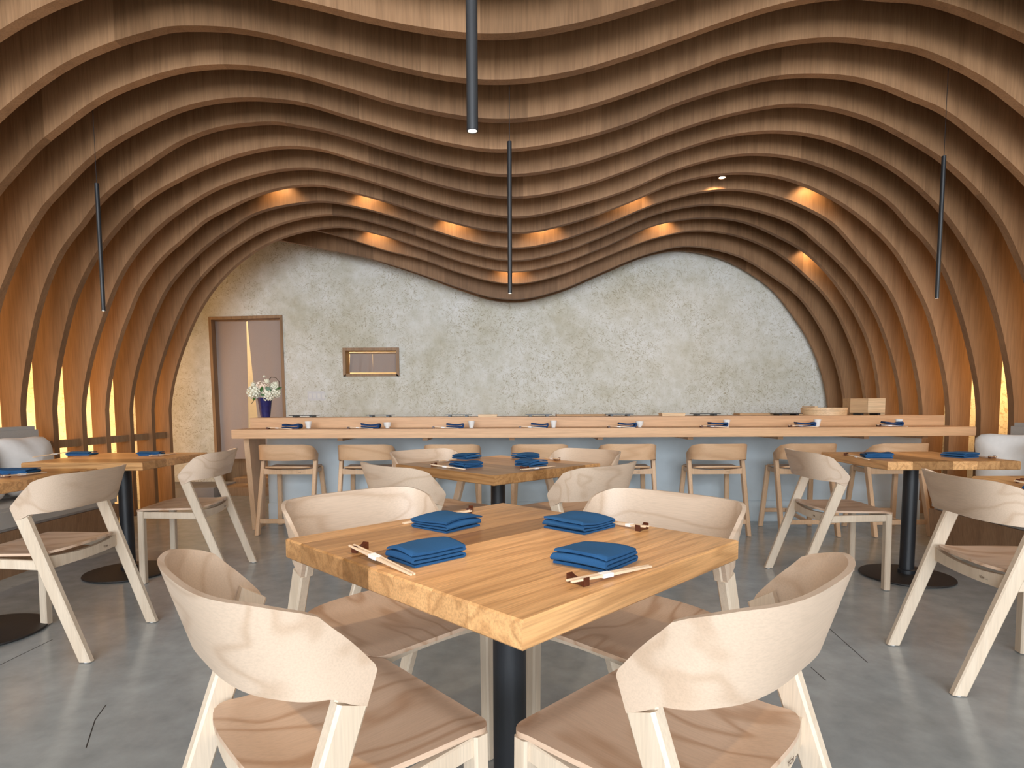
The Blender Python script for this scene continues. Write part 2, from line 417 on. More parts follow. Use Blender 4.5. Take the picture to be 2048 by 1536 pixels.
curtain('window_curtain', 'short gathered left taupe curtain in the small serving window', wx0+0.05, (wx0+wx1)/2, wz1-0.03, wz0+0.035, YW+0.07, 8, -0.015, 0.01, 0.014, 2.5)
curtain('window_curtain', 'short flat right taupe curtain in the small serving window', (wx0+wx1)/2+0.004, wx1-0.02, wz1-0.03, wz0+0.035, YW+0.075, 9, 0.0, 0.0, 0.006, 1.5)
# switch plate
a = at_y(615, 783, YW); b = at_y(650, 801, YW)
sp_ = thing('switch_plate', 'pale grey wall plate with four light switches left of the small serving window', 'switch', (a.x, YW, b.z))
MB().box(0, b.x-a.x, -0.008, 0, 0, a.z-b.z).build('plate', M['switch'], sp_, bevel=0.002)
for k in range(4):
    x = 0.02 + k*0.055; MB().box(x, x+0.035, -0.013, -0.007, 0.025, a.z-b.z-0.025).build('rocker', M['white'], sp_)
# kerb and steps at the doorway
a = at_y(345, 970, 6.95); b = at_y(427, 970, 6.95)
o = MB().box(XL, b.x, 6.95, YW, 0, 0.12).build('trim_1', M['kerb']); tag(o, kind='structure')
st = MB(); q0 = at_z(445, 975, 0); q1 = at_z(500, 964, 0)
st = MB().box(-3.55, -2.5, 7.12, YW-0.02, 0, 0.10); st.box(-3.5, -2.8, YW+0.02, YW+1.0, 0.0, 0.16)
o = st.build('trim_2', M['trimwood']); tag(o, kind='structure')
# pipe-like oak post at the doorway's left jamb foot
# ------------------------------------------------------------------ ribs
SP = 0.325; TH = 0.058
def rd(i): return SP*(8.8+i)
RB = {
 1: [(0,86),(44,58),(127,16),(168,0),(260,-30),(370,-38),(460,-22),(550,2),(600,13),(650,25),(700,38),(800,60),(900,75.6),(975,81),(1030,79),(1150,60),(1250,33),(1350,1),(1460,-36),(1560,-68),(1660,-90),(1760,-95),(1850,-92),(1950,-72),(2048,-35)],
 2: [(0,247),(64,192),(129,146),(223,101),(300,77),(347,66),(399,64),(465,67),(550,81),(600,94),(700,119),(800,144),(900,163.6),(980,170),(1030,169),(1150,151),(1250,122),(1350,87.5),(1460,48.5),(1555,20),(1649,3),(1720,0),(1748,3),(1836,9.5),(1916,32),(1982,58.6),(2048,88)],
 3: [(0,393),(44,342),(82,301),(141,253),(209,205),(300,166),(371,146.6),(447,139),(550,147),(600,157),(700,185),(800,215),(900,236),(985,246),(1030,245.5),(1150,226),(1250,195),(1350,158.4),(1460,119),(1555,95.7),(1661,85),(1748,93.5),(1830,108),(1886,130),(1960,168.5),(2039,228)],
 4: [(8,600),(29,545),(53,491),(76,450),(95,421),(132,380),(198,316),(300,254),(371,223),(442,207),(501,203),(550,205),(600,211),(700,239),(800,267.5),(900,293),(1000,305.5),(1030,304),(1150,284),(1250,254.6),(1350,214),(1460,180),(1543,161),(1625,156.5),(1708,164),(1760,178.5),(1811,199),(1873,225),(1953,283.6),(2012,336),(2048,373)],
 5: [(52.5,820),(73,675),(82,633),(102.5,567),(132,504),(173,450),(205,408),(300,333),(362,292),(440,262),(500,253),(564,251),(600,257),(650,266),(700,280),(800,311),(900,337),(1000,354),(1030,354),(1150,335),(1250,304),(1350,266),(1480,229),(1578,215),(1661,223),(1748,250),(1812,283.6),(1877,324.6),(1938,379),(1994,450),(2026,516),(2046,562)],
 6: [(115,820),(137.7,667),(158,596),(195,520),(247.6,450),(300,401),(362,364),(407,342),(489,312),(560,299),(610,299),(650,305),(700,319.6),(800,349),(900,379),(1000,397),(1030,398),(1150,379),(1250,346),(1350,306.6),(1480,272),(1553,267.5),(1634,278),(1700,300),(1780,341),(1845,393),(1896,450),(1934,508.6),(1957.5,552.5),(1976.5,604),(1995.5,675),(2016,820)],
 7: [(172,820),(200.7,675),(217,626),(249,550),(280,503.6),(315,465),(374,418),(426,386),(514,354),(580,342),(625,341),(700,354.5),(800,384.6),(900,415),(1000,435),(1030,437),(1150,415),(1250,384.6),(1350,343),(1400,328),(1480,313),(1517,312),(1604.5,324.6),(1685,355),(1780,415),(1811,450),(1842,482),(1869.6,520),(1896,574.5),(1910.6,618.5),(1926.7,675),(1951,820)],
 8: [(218.5,820),(250,665),(265,626),(285,579),(328,520),(374,479),(412,446),(467,416),(526,390),(580,377),(650,375),(700,386),(800,414),(900,446),(1000,466),(1030,468),(1150,446),(1250,410),(1350,369),(1400,357),(1480,349.5),(1553,357),(1604.5,373),(1663,401),(1732,450),(1780,498),(1824,570),(1847.6,618.5),(1865,675),(1890,820)],
 9: [(266,820),(298,675),(317,623),(341,576),(376,533),(423.5,489),(463,461),(507,433),(548,419),(590,411),(645,405.6),(716,416.6),(800,439.6),(840,453),(920,479),(1000,496),(1030,498),(1120,483),(1200,455),(1332,403),(1405,386),(1464,382),(1538.6,393),(1604.5,417),(1659,448),(1714,508.6),(1751,552.5),(1777,590.6),(1796,633),(1809.5,675),(1837,820)],
 10:[(309,820),(344,675),(366,621),(391,576),(426,536),(476,495),(529,464),(607,438.6),(666,432),(760,450),(840,475),(920,502),(1000,521),(1030,523),(1120,507),(1200,477),(1332,424),(1420,411.5),(1480,417),(1538.6,431.5),(1588,452),(1634,489.5),(1685,538),(1729,596.5),(1752,640),(1765.6,675),(1798,820)],
 11:[(343,820),(379,675),(408,614),(445,563),(499,514),(540,489),(625,462),(680.6,456),(760,471),(840,496),(920,524),(1000,543),(1030,545),(1120,528),(1200,499),(1317,450),(1405,438),(1480,445),(1553,475),(1604.5,504),(1648.5,545),(1692.4,604),(1729,675),(1755,820)],
 12:[(340,418),(450,436),(560,450),(625,461),(701,480),(774,503),(840,519),(920,547),(1000,567),(1030,569),(1120,551),(1200,519),(1317,476),(1390,463),(1434,466),(1480,476),(1553,508.6),(1604.5,549.6),(1656,604),(1694,675),(1728,820)],
 13:[(345,440),(450,460),(562,482.5),(657,501.6),(730,516),(789,532),(840,548.5),(920,577),(990,597),(1030,600),(1120,581),(1200,547),(1302.5,507),(1368,494),(1434,502),(1480,516),(1538.6,551),(1597,596.5),(1634,648),(1648.5,675),(1687,820)],
 14:[(360,440),(450,458),(562,481),(657,500),(730,517),(789,535),(840,552),(920,582),(990,603),(1030,606),(1120,586),(1200,552),(1302.5,512),(1350,504),(1390,507.4),(1449,523.5),(1500,550.6),(1538.6,579),(1582.5,633),(1610,675),(1652,820)],
}
def catmull(P, n=5):
    out = []
    for i in range(len(P)-1):
        p0 = P[max(0, i-1)]; p1 = P[i]; p2 = P[i+1]; p3 = P[min(len(P)-1, i+2)]
        for k in range(n):
            t = k/n
            a = 2*t**3-3*t*t+1; b = t**3-2*t*t+t; c = -2*t**3+3*t*t; d = t**3-t*t
            # centripetal-like finite tangents by chord length
            def tan(pa, pb, pc):
                l1 = math.dist(pa, pb) or 1e-6; l2 = math.dist(pb, pc) or 1e-6
                return [((pb[q]-pa[q])/l1*l2 + (pc[q]-pb[q])/l2*l1)/(l1+l2) for q in (0, 1)]
            m1 = tan(p0, p1, p2) if i > 0 else [(p2[q]-p1[q])/math.dist(p1, p2) for q in (0, 1)]
            m2 = tan(p1, p2, p3) if i < len(P)-2 else [(p2[q]-p1[q])/math.dist(p1, p2) for q in (0, 1)]
            l = math.dist(p1, p2)
            out.append(tuple(a*p1[q]+b*l*m1[q]+c*p2[q]+d*l*m2[q] for q in (0, 1)))
    out.append(tuple(P[-1])); return out
OUTL, OUTR = -3.81, 4.24
def rib_curve(i):
    y = rd(i)+TH
    P = [at_y(px, py, y) for px, py in RB[i]]
    P = [(p.x, p.z) for p in P]
    return P
CUR = {i: rib_curve(i) for i in RB}
BL, BR = -4.06, 4.50
# complete the parts outside the frame so every rib reaches the floor on both sides
def complete(i):
    P = CUR[i]
    def from_neighbor(j, sgn):
        Q = CUR[j]; return Q
    # left
    if i < 12:
        if P[0][1] > 1.3:
            Q = CUR[i+1]
            # take neighbour's left flank, shifted so it joins smoothly
            z0 = P[0][1]; base = [q for q in Q if q[1] < z0-0.12 and q[0] < -2.5]
            # neighbour x at z0
            xs = None
            for a_, b_ in zip(Q[:-1], Q[1:]):
                if a_[1] <= z0 <= b_[1]: xs = a_[0] + (b_[0]-a_[0])*(z0-a_[1])/(b_[1]-a_[1]+1e-9); break
            dx = (P[0][0]-xs) if xs is not None else 0
            P = [(q[0]+dx*smooth((q[1])/z0), q[1]) for q in base] + P
        P = [p for p in P if p[1] > 0.06]
        P = [(P[0][0], 0.0), (P[0][0], P[0][1]*0.55)] + P
    else:
        P = [(OUTL, P[0][1]+0.05)] + P
    # right
    if P[-1][1] > 1.3:
        Q = CUR[i+1]; z0 = P[-1][1]
        base = [q for q in Q if q[1] < z0-0.12 and q[0] > 2.5]
        xs = None
        for a_, b_ in zip(Q[:-1], Q[1:]):
            if a_[0] > 2.0 and a_[1] >= z0 >= b_[1]: xs = a_[0] + (b_[0]-a_[0])*(z0-a_[1])/(b_[1]-a_[1]-1e-9); break
        dx = (P[-1][0]-xs) if xs is not None else 0
        P = P + [(q[0]+dx*smooth((q[1])/z0), q[1]) for q in base]
    P = P + [(P[-1][0], P[-1][1]*0.55), (P[-1][0], 0.0)]
    # enforce monotone x
    out = [P[0]]
    for p in P[1:]:
        out.append((max(p[0], out[-1][0]+1e-4), p[1]))
    return out
for i in range(14, 0, -1): CUR[i] = complete(i)
CUR[0] = [(x*0.995, z + (0.10 if z > 1.5 else 0)*smooth((z-1.5)/1.5)) for x, z in CUR[1]]
CUR[-1] = [(x*0.99, z + (0.19 if z > 1.5 else 0)*smooth((z-1.5)/1.5)) for x, z in CUR[1]]
ORD = ['', 'first', 'second', 'third', 'fourth', 'fifth', 'sixth', 'seventh', 'eighth', 'ninth', 'tenth', 'eleventh', 'twelfth', 'thirteenth', 'fourteenth']
rng = random.Random(11)
def curve_z(P, x):
    for a_, b_ in zip(P[:-1], P[1:]):
        if a_[0] <= x <= b_[0]: return a_[1]+(b_[1]-a_[1])*(x-a_[0])/(b_[0]-a_[0]+1e-9)
    return P[0][1] if x < P[0][0] else P[-1][1]
SM = {}
def make_rib(i, label):
    y0 = rd(i); th = TH if i < 14 else 0.03
    P = catmull(CUR[i], 6)
    for k in range(1, len(P)):
        if P[k][0] <= P[k-1][0]: P[k] = (P[k-1][0]+1e-4, P[k][1])
    SM[i] = P
    root = thing('ceiling_rib', label, 'ceiling rib', (0, y0, 0), 0, 'wavy oak ribs arching over the room')
    xs0, xs1 = P[0][0], P[-1][0]
    br = []
    x = xs0 + rng.uniform(0.5, 1.1)
    while x < xs1-0.5: br.append(x); x += rng.uniform(0.7, 1.35)
    edges = [xs0]+br+[xs1]
    ol = OUTL if i < 12 else P[0][0]
    for a_, b_ in zip(edges[:-1], edges[1:]):
        pts = [(a_, curve_z(P, a_)) if a_ != xs0 else P[0]] + [p for p in P if a_+1e-3 < p[0] < b_-1e-3] + [(b_, curve_z(P, b_)) if b_ != xs1 else P[-1]]
        if a_ == xs0: pts = [p for p in P if p[0] < b_-1e-3] + [(b_, curve_z(P, b_))]; pts = [(ol, P[0][1])] + pts if ol < P[0][0]-0.01 else pts
        elif b_ == xs1: pts = [(a_, curve_z(P, a_))] + [p for p in P if p[0] > a_+1e-3] + [(OUTR, P[-1][1])]
        vs = []; n = len(pts)
        for yy in (0.0, th):
            vs += [(p[0], yy, p[1]) for p in pts]; vs += [(p[0], yy, ZC-0.002) for p in pts]
        fs = []
        B = 2*n
        for k in range(n-1):
            fs.append((k, k+1, n+k+1, n+k)); fs.append((B+k, B+n+k, B+n+k+1, B+k+1))
            fs.append((k, B+k, B+k+1, k+1)); fs.append((n+k, n+k+1, B+n+k+1, B+n+k))
        fs.append((0, n, B+n, B)); fs.append((n-1, B+n-1, B+2*n-1, 2*n-1))
        MB().add(vs, fs).build('panel', M['rib'], root, sharp=30)
    return root
make_rib(-1, 'wavy oak ceiling rib nearest the shopfront, behind the viewer')
make_rib(0, 'wavy oak ceiling rib just above the top of the picture')
lab = {1: 'nearest wavy oak rib in view, its crests cut off by the top of the picture', 14: 'thin last oak rib tight against the plaster wall, fourteenth from the front',
       13: 'thirteenth wavy oak rib, the one whose left end runs straight across the plaster wall',
       12: 'twelfth wavy oak rib, its left end vanishing behind the arch beside the doorway',
       11: 'eleventh wavy oak rib, whose left foot lands beside the plaster wall and doorway'}
for i in range(1, 15):
    make_rib(i, lab.get(i, ORD[i]+' wavy oak rib counted back from the top of the picture'))
# rail between the left feet
rl = thing('spacer_rail', 'dark oak rail linking the left rib feet above the corner table', 'rail', (-3.72, rd(5), 0))
for i in range(5, 11):
    MB().box(-0.03, 0.03, (i-5)*SP+TH, (i-4)*SP, 0.735, 0.80).build('rail_piece', M['trimwood'], rl)

# ------------------------------------------------------------------ spotlights between ribs
def spot(px, py, i, energy=6, lens=None):
    """small downlight in the gap in front of rib i; (px,py) is the lit patch on rib i's face"""
    y = rd(i)-0.15
    p = at_y(px, py, rd(i)); z = p.z
    if lens: p = at_y(lens[0], lens[1], y); z = p.z-0.17
    root = thing('spotlight', '', 'spotlight', (p.x, y, z+0.17), 0, 'small spotlights tucked between the ribs')
    MB().lathe([(0.0, 0.075), (0.038, 0.075), (0.038, 0.0), (0.030, -0.004), (0.028, 0.004)], 20).build('housing', M['trimwood'], root)
    MB().lathe([(0.0, 0.004), (0.027, 0.004), (0.027, 0.0), (0.0, 0.0)], 20).build('lens', M['lamp'], root)
    MB().tube([(0, 0, 0.075), (0, 0, ZC-(z+0.17)-0.001)], 0.006).build('stem', M['black'], root)
    l = bpy.data.lights.new('spot_lamp', 'SPOT'); l.energy = energy; l.color = (1.0, 0.62, 0.28); l.spot_size = math.radians(115); l.spot_blend = 0.6
    l.shadow_soft_size = 0.03
    o = bpy.data.objects.new('spot_lamp', l); C.objects.link(o); o.location = (p.x, y+0.02, z+0.155)
    o.rotation_euler = Vector((0, 0.55, -1)).to_track_quat('-Z', 'Y').to_euler()
    return root
for (px, py, nm) in ((565,398,'far left crest'), (735,413,'slope right of the left crest'), (905,462,'dip left of the middle pendant'), (1090,473,'dip right of the middle pendant'),
                 (1265,413,'rise towards the right crest'), (1440,370,'top of the right crest'), (1612,402,'slope right of the right crest')):
    spot(px, py, 9, 16 if px == 1440 else 6, lens=(1444, 355) if px == 1440 else None)['label'] = 'warm spotlight between the eighth and ninth ribs, over the '+nm
for (px, py, nm) in ((752,482,'left slope'), (1022,550,'dip behind the middle pendant'), (1322,463,'left side of the right crest'), (1610,525,'right slope')):
    spot(px, py, 12)['label'] = 'warm spotlight between the eleventh and twelfth ribs, over the '+nm

# ------------------------------------------------------------------ chairs
def band(root, a, b, n, y0, zt, zb, mat, ztend, zbend, leanend, leanback, H=0.16, ext=0.035, name='backrest', dip=0.0, th=0.011, jt=False):
    phis = [i/44*PI for i in range(45)]
    pl_ = []
    for p in phis:
        c, s_ = math.cos(p), math.sin(p)
        pl_.append((a*math.copysign(abs(c)**(2/n), c), y0-b*abs(s_)**(2/n)))
    pl_ = [(a, y0+ext), (a, y0+ext*0.5)] + pl_ + [(-a, y0+ext*0.5), (-a, y0+ext)]
    # resample
    Ls = [0]
    for q, r in zip(pl_[:-1], pl_[1:]): Ls.append(Ls[-1]+math.dist(q, r))
    tot = Ls[-1]; NS = 56; NV = 6; st = []
    ends = [0, .008, .02, .035, .05, .065, .08, .1, .12, .14]
    us = ends + [0.16+(tot-0.32)*k/30 for k in range(31)] + [tot-e for e in reversed(ends)]
    for u in us:
        k = 0
        while k < len(Ls)-2 and Ls[k+1] < u: k += 1
        t = (u-Ls[k])/(Ls[k+1]-Ls[k]+1e-9)
        x = pl_[k][0]+(pl_[k+1][0]-pl_[k][0])*t; y = pl_[k][1]+(pl_[k+1][1]-pl_[k][1])*t
        st.append((x, y, u))
    outer, inner = [], []
    for idx, (x, y, u) in enumerate(st):
        e = min(u, tot-u)
        sh = 0.78*(zt-ztend)
        top = ztend + sh*min(e, 0.125)/0.125 + (zt-ztend-sh)*smooth((e-0.09)/0.12)
        if e < 0.008: top -= (0.008-e)*0.5
        mid = 1-abs(2*u/tot-1)
        bot = zb + dip*(1-mid)
        if e < 0.12: zb2 = zbend-(0.36*y if jt else 0); bot = zb2 + (bot-zb2)*smooth((e-0.050)/0.04)
        q = st[min(idx+1, len(st)-1)]; r = st[max(idx-1, 0)]
        tx, ty = q[0]-r[0], q[1]-r[1]; l = math.hypot(tx, ty); nx, ny = -ty/l, tx/l     # towards inside
        if nx*(0-x)+ny*((y0-0.05)-y) < 0: nx, ny = -nx, -ny
        f = smooth(1-e/0.20)
        for lst, off in ((outer, 0), (inner, th)):
            col = []
            for v in range(NV+1):
                z = bot+(top-bot)*v/NV
                dz = z-(zb+zt)/2
                belly = 0.010*(1-(2*v/NV-1)**2)*(1-f)
                ox = -nx*leanback*dz*(1-f)*0.9; oy = (-ny*leanback*dz)*(1-f) + leanend*dz*f
                col.append((x+nx*(off+belly*0)+ox, y+ny*off+oy, z))
            lst.append(col)
    n_ = len(st); vs = []; fs = []
    rings = [list(o_)+list(reversed(i_)) for o_, i_ in zip(outer, inner)]
    mb = MB().loft(rings)
    return mb.build(name, mat, root, sharp=40)

def seat_mesh(wf, wr, yf, yr, z, dish, mat, root, th=0.011, arc=0.10):
    rows = []
    N1 = 30; M1 = 16
    for i in range(N1+1):
        t = i/N1; t = 0.5-0.5*math.cos(PI*t)
        y = yr+(yf-yr)*t
        base = wr+(wf-wr)*smooth((y-yr)/(yf-yr)*1.2)
        hw = base
        if y < yr+arc: hw = base*max(0.0, 1-((yr+arc-y)/arc)**2.0)**0.38*0.98+0.002
        R = 0.045
        if y > yf-R: hw = base-R+math.sqrt(max(0, R*R-(y-(yf-R))**2))
        rows.append((y, max(hw, 0.003)))
    mb = MB(); top = []; bot = []
    for (y, hw) in rows:
        rt, rb = [], []
        for j in range(M1+1):
            s_ = -1+2*j/M1; x = hw*s_
            f = (y-yr)/(yf-yr)
            zz = z - dish*(1-(x/wf)**2)*math.sin(PI*min(1, max(0, f))**0.8)*1.0 + 0.012*smooth((0.25-f)/0.25) - 0.010*smooth((f-0.85)/0.15)
            rt.append((x, y, zz)); rb.append((x, y, zz-th))
        top.append(rt); bot.append(rb)
    rings = [t_+list(reversed(b_)) for t_, b_ in zip(top, bot)]
    mb.loft(rings)
    return mb.build('seat', mat, root, sharp=50)

MESH = {}
def stamp(root, x, y, z):
    if 'stamp' not in MESH:
        cu = bpy.data.curves.new('stamp', 'FONT'); cu.body = 'TON  —'; cu.size = 0.013; cu.extrude = 0.0002
        tmp = bpy.data.objects.new('tmp', cu); C.objects.link(tmp)
        me = bpy.data.meshes.new_from_object(tmp); me.name = 'stamp'; me.materials.clear(); me.materials.append(M['print'])
        bpy.data.objects.remove(tmp); MESH['stamp'] = me
    o = bpy.data.objects.new('stamp', MESH['stamp']); C.objects.link(o)
    o.parent = root; o.location = (x, y, z); o.rotation_euler = (PI/2, 0, 0); return o

def make_chair():
    t = thing('dining_chair', '', 'chair')
    band(t, 0.256, 0.172, 2.8, -0.030, 0.792, 0.640, M['beech'], 0.660, 0.6115, 0.36, 0.30, dip=-0.012, ext=0.0545, jt=True)
    seat_mesh(0.224, 0.206, 0.275, -0.145, 0.460, 0.016, M['beech_seat'], t, arc=0.06)
    for s_ in (-1, 1):
        mb = MB()
        mb.post((s_*0.232, -0.258, 0.004), (s_*0.2405, -0.038, 0.6115), 0.031, 0.050, 0.005, tilt=-0.36)
        mb.post((s_*0.2315, -0.038, 0.611), (s_*0.2315, -0.0185, 0.671), 0.026, 0.050, 0.004, tilt=-0.667, tilt0=-0.36)
        lg = mb.build('leg', M['beech_leg'], t)
        MB().lathe([(0, 0.0), (0.010, 0.0), (0.010, 0.005), (0, 0.005)], 12, (s_*0.232, -0.258)).build('glide', M['glide'], lg)
        lg = MB().post((s_*0.203, 0.246, 0.004), (s_*0.203, 0.240, 0.444), 0.044, 0.034, 0.005).build('leg', M['beech_leg'], t)
        MB().lathe([(0, 0.0), (0.010, 0.0), (0.010, 0.005), (0, 0.005)], 12, (s_*0.203, 0.246)).build('glide', M['glide'], lg)
        MB().beam((s_*0.228, -0.085, 0.413), (s_*0.205, 0.225, 0.420), 0.020, 0.040).build('side_rail', M['beech_leg'], t)
    rings = []
    for k in range(13):
        x = -0.226+0.452*k/12; c = 1-(x/0.226)**2
        zt_ = 0.448-0.014*c; zb_ = 0.392
        rings.append([(x, -0.108-0.022*c, zb_), (x, -0.086-0.022*c, zb_), (x, -0.086-0.022*c, zt_), (x, -0.108-0.022*c, zt_)])
    MB().loft(rings).build('back_rail', M['beech_leg'], t)
    stamp(t, 0.10, -0.1275, 0.408)
    rings = []
    for k in range(13):
        x = -0.195+0.39*k/12; c = 1-(x/0.195)**2
        rings.append([(x, 0.222, 0.402+0.012*c), (x, 0.240, 0.402+0.012*c), (x, 0.240, 0.443-0.014*c), (x, 0.222, 0.443-0.014*c)])
    MB().loft(rings).build('front_rail', M['beech_leg'], t)
    return t
chair0 = make_chair(); used = []
def chair(x, y, ux, uy, label, group):
    return first_or_dup(chair0, used, (x, y, 0), head(ux, uy), label, group)
G = 'beech dining chairs'
chair(-0.378, 1.090, 0.743, 0.669, 'large beech chair in the left foreground, its curved back towards the viewer', G)
chair(0.348, 1.058, -0.703, 0.711, 'large beech chair in the right foreground, its curved back towards the viewer', G)
chair(-0.375, 1.76, 0.72, -0.69, 'beech chair on the far left side of the front table, facing the viewer', G)
chair(0.385, 1.70, -0.72, -0.69, 'beech chair on the far right side of the front table, facing the viewer', G)
chair(-0.46, 2.93, 0.74, 0.67, 'beech chair on the near left side of the second table, back to the viewer', G)
chair(0.36, 2.90, -0.72, 0.69, 'beech chair on the near right side of the second table, back to the viewer', G)
chair(-0.43, 3.62, 0.72, -0.69, 'beech chair on the far left side of the second table, half hidden by it', G)
chair(0.40, 3.60, -0.72, -0.69, 'beech chair on the far right side of the second table, half hidden by it', G)
chair(-1.985, 3.77, -1.0, -0.10, 'beech chair facing the left wall at the table beside the glowing ribs', G)
chair(-2.03, 2.66, -1.0, 0.0, 'beech chair at the left picture edge, at the nearer left table', G)
chair(1.945, 3.58, 1.0, -0.08, 'beech chair facing right at the farther right table', G)
chair(1.935, 2.31, 0.992, -0.122, 'beech chair cut by the right picture edge, at the nearer right table', G)

def make_stool():
    t = thing('bar_stool', '', 'bar stool')
    band(t, 0.238, 0.16, 3.0, -0.045, 0.756, 0.622, M['stool'], 0.668, 0.612, 0.30, 0.14, dip=0.006, ext=0.035)
    seat_mesh(0.200, 0.188, 0.21, -0.15, 0.560, 0.014, M['stool'], t, arc=0.05)
    for s_ in (-1, 1):
        mb = MB(); mb.post((s_*0.228, -0.20, 0.004), (s_*0.2225, -0.045, 0.6115), 0.031, 0.045, 0.004)
        mb.post((s_*0.2135, -0.045, 0.611), (s_*0.2135, -0.030, 0.654), 0.024, 0.038, 0.004)
        lg = mb.build('leg', M['stool_leg'], t)
        lg = MB().post((s_*0.215, 0.240, 0.004), (s_*0.186, 0.185, 0.546), 0.038, 0.032, 0.004).build('leg', M['stool_leg'], t)
        MB().beam((s_*0.207, -0.06, 0.518), (s_*0.190, 0.17, 0.522), 0.018, 0.036).build('side_rail', M['stool_leg'], t)
    rings = []
    for k in range(11):
        x = -0.2+0.4*k/10; c = 1-(x/0.2)**2
        rings.append([(x*1.08, -0.083, 0.498), (x*1.08, -0.065, 0.498), (x*1.08, -0.065, 0.547-0.014*c), (x*1.08, -0.083, 0.547-0.014*c)])
    MB().loft(rings).build('back_rail', M['stool_leg'], t)
    MB().beam((-0.222, -0.172, 0.115), (0.222, -0.172, 0.115), 0.018, 0.038).build('foot_rail', M['stool_leg'], t)
    MB().beam((-0.205, 0.232, 0.145), (0.205, 0.232, 0.145), 0.018, 0.034).build('foot_rail', M['stool_leg'], t)
    MB().beam((0.0, -0.163, 0.115), (0.0, 0.225, 0.145), 0.018, 0.030).build('stretcher', M['stool_leg'], t)
    s = stamp(t, 0.08, -0.0837, 0.512)
    return t
stool0 = make_stool(); su = []
SL = ['leftmost bar stool, beside the counter end panel', 'second bar stool from the left, clear of the tables', 'third bar stool from the left, behind the second table',
      'fourth bar stool, right behind the middle of the second table', 'fifth bar stool, between the second table and the right aisle', 'sixth bar stool, standing clear in the right aisle',
      'seventh bar stool, overlapped by the chair of the right table', 'rightmost bar stool, seen above and under the right table']
for k, xc in enumerate((566, 727, 902, 1081, 1260, 1444, 1625, 1811)):
    yy = 5.08 - 0.022*k
    X = (xc-1015)*(yy-0.18)/1190.0
    first_or_dup(stool0, su, (X, yy, 0), (-0.03, 0.0, 0.02, 0.0, -0.01, 0.02, 0.0, 0.03)[k], 'low-backed beech '+SL[k], 'beech stools along the counter')

# ------------------------------------------------------------------ tables
def make_table(x, y, rz, wd, dp, label, np_=8, endgrain=True):
    """planks run along local x"""
    t = thing('dining_table', label, 'table', (x, y, 0), rz, 'oak pedestal tables')
    r = random.Random(int(x*1000+y*77)); th = 0.048
    cuts = [0.0]
    for k in range(np_): cuts.append(cuts[-1]+r.uniform(0.75, 1.3))
    cuts = [c/cuts[-1]*dp-dp/2 for c in cuts]
    for k in range(np_):
        y0, y1 = cuts[k], cuts[k+1]; g = 0.0003
        dz = 0.0
        c = 0.0035; x0, x1 = -wd/2, wd/2; z0, z1 = 0.75-th, 0.75+dz
        a0 = y0+g; a1 = y1-g
        c0 = c if k == 0 else 0.0004; c1 = c if k == np_-1 else 0.0004
        sec = lambda xx, s_: [(xx, a0, z0+c0), (xx, a0+c0, z0), (xx, a1-c1, z0), (xx, a1, z0+c1), (xx, a1, z1-c1), (xx, a1-c1, z1), (xx, a0+c0, z1), (xx, a0, z1-c0)]
        s1 = [(x0, a0+0.002, z0+c), (x0, a0+0.002, z0+c), (x0, a1-0.002, z0+c), (x0, a1-0.002, z0+c), (x0, a1-0.002, z1-c), (x0, a1-0.002, z1-c), (x0, a0+0.002, z1-c), (x0, a0+0.002, z1-c)]
        s2 = [(x1,)+p[1:] for p in s1]
        s1 = [(x0, max(a0, min(a1, p[1])), min(z1-c, max(z0+c, p[2]))) for p in sec(x0, 0)]
        s2 = [(x1,)+p[1:] for p in s1]
        MB().loft([s1, sec(x0+c, 0), sec(x1-c, 0), s2]).build('plank', M['oak_top'], t, sharp=25)
    MB().lathe([(0.0, 0.022), (0.047, 0.022), (0.047, 0.045), (0.040, 0.05), (0.040, 0.69), (0.0, 0.69)], 32).build('pole', M['black'], t)
    MB().lathe([(0.0, 0.001), (0.248, 0.001), (0.257, 0.006), (0.254, 0.012), (0.22, 0.018), (0.08, 0.024), (0.0, 0.025)], 56).build('base', M['blackdisk'], t)
    MB().box(-0.15, 0.15, -0.15, 0.15, 0.69, 0.702).build('mounting_plate', M['black'], t)
    return t
TZ = 0.75
ang1 = math.atan2(0.5465, 0.51)      # grain direction, towards upper right
make_table(0.003, 1.394, math.atan2(0.5075, 0.528)+0.02, 0.735, 0.787, 'oak plank pedestal table in the centre foreground, laid for four', 8)
make_table(-0.053, 3.255, math.atan2(0.573, -0.561), 0.79, 0.80, 'second oak pedestal table, directly behind the front one', 7)
make_table(-2.455, 3.79, 0, 0.70, 0.75, 'oak pedestal table by the glowing left ribs, with a black disk base', 6)
make_table(-2.49, 2.74, 0, 0.70, 0.70, 'oak pedestal table cut by the left picture edge', 6)
make_table(2.475, 3.63, PI/2, 0.70, 0.74, 'oak pedestal table on the right with its whole black base in view', 6)
make_table(2.42, 2.26, PI/2, 0.70, 0.74, 'oak pedestal table at the right picture edge, only its corner showing', 6)

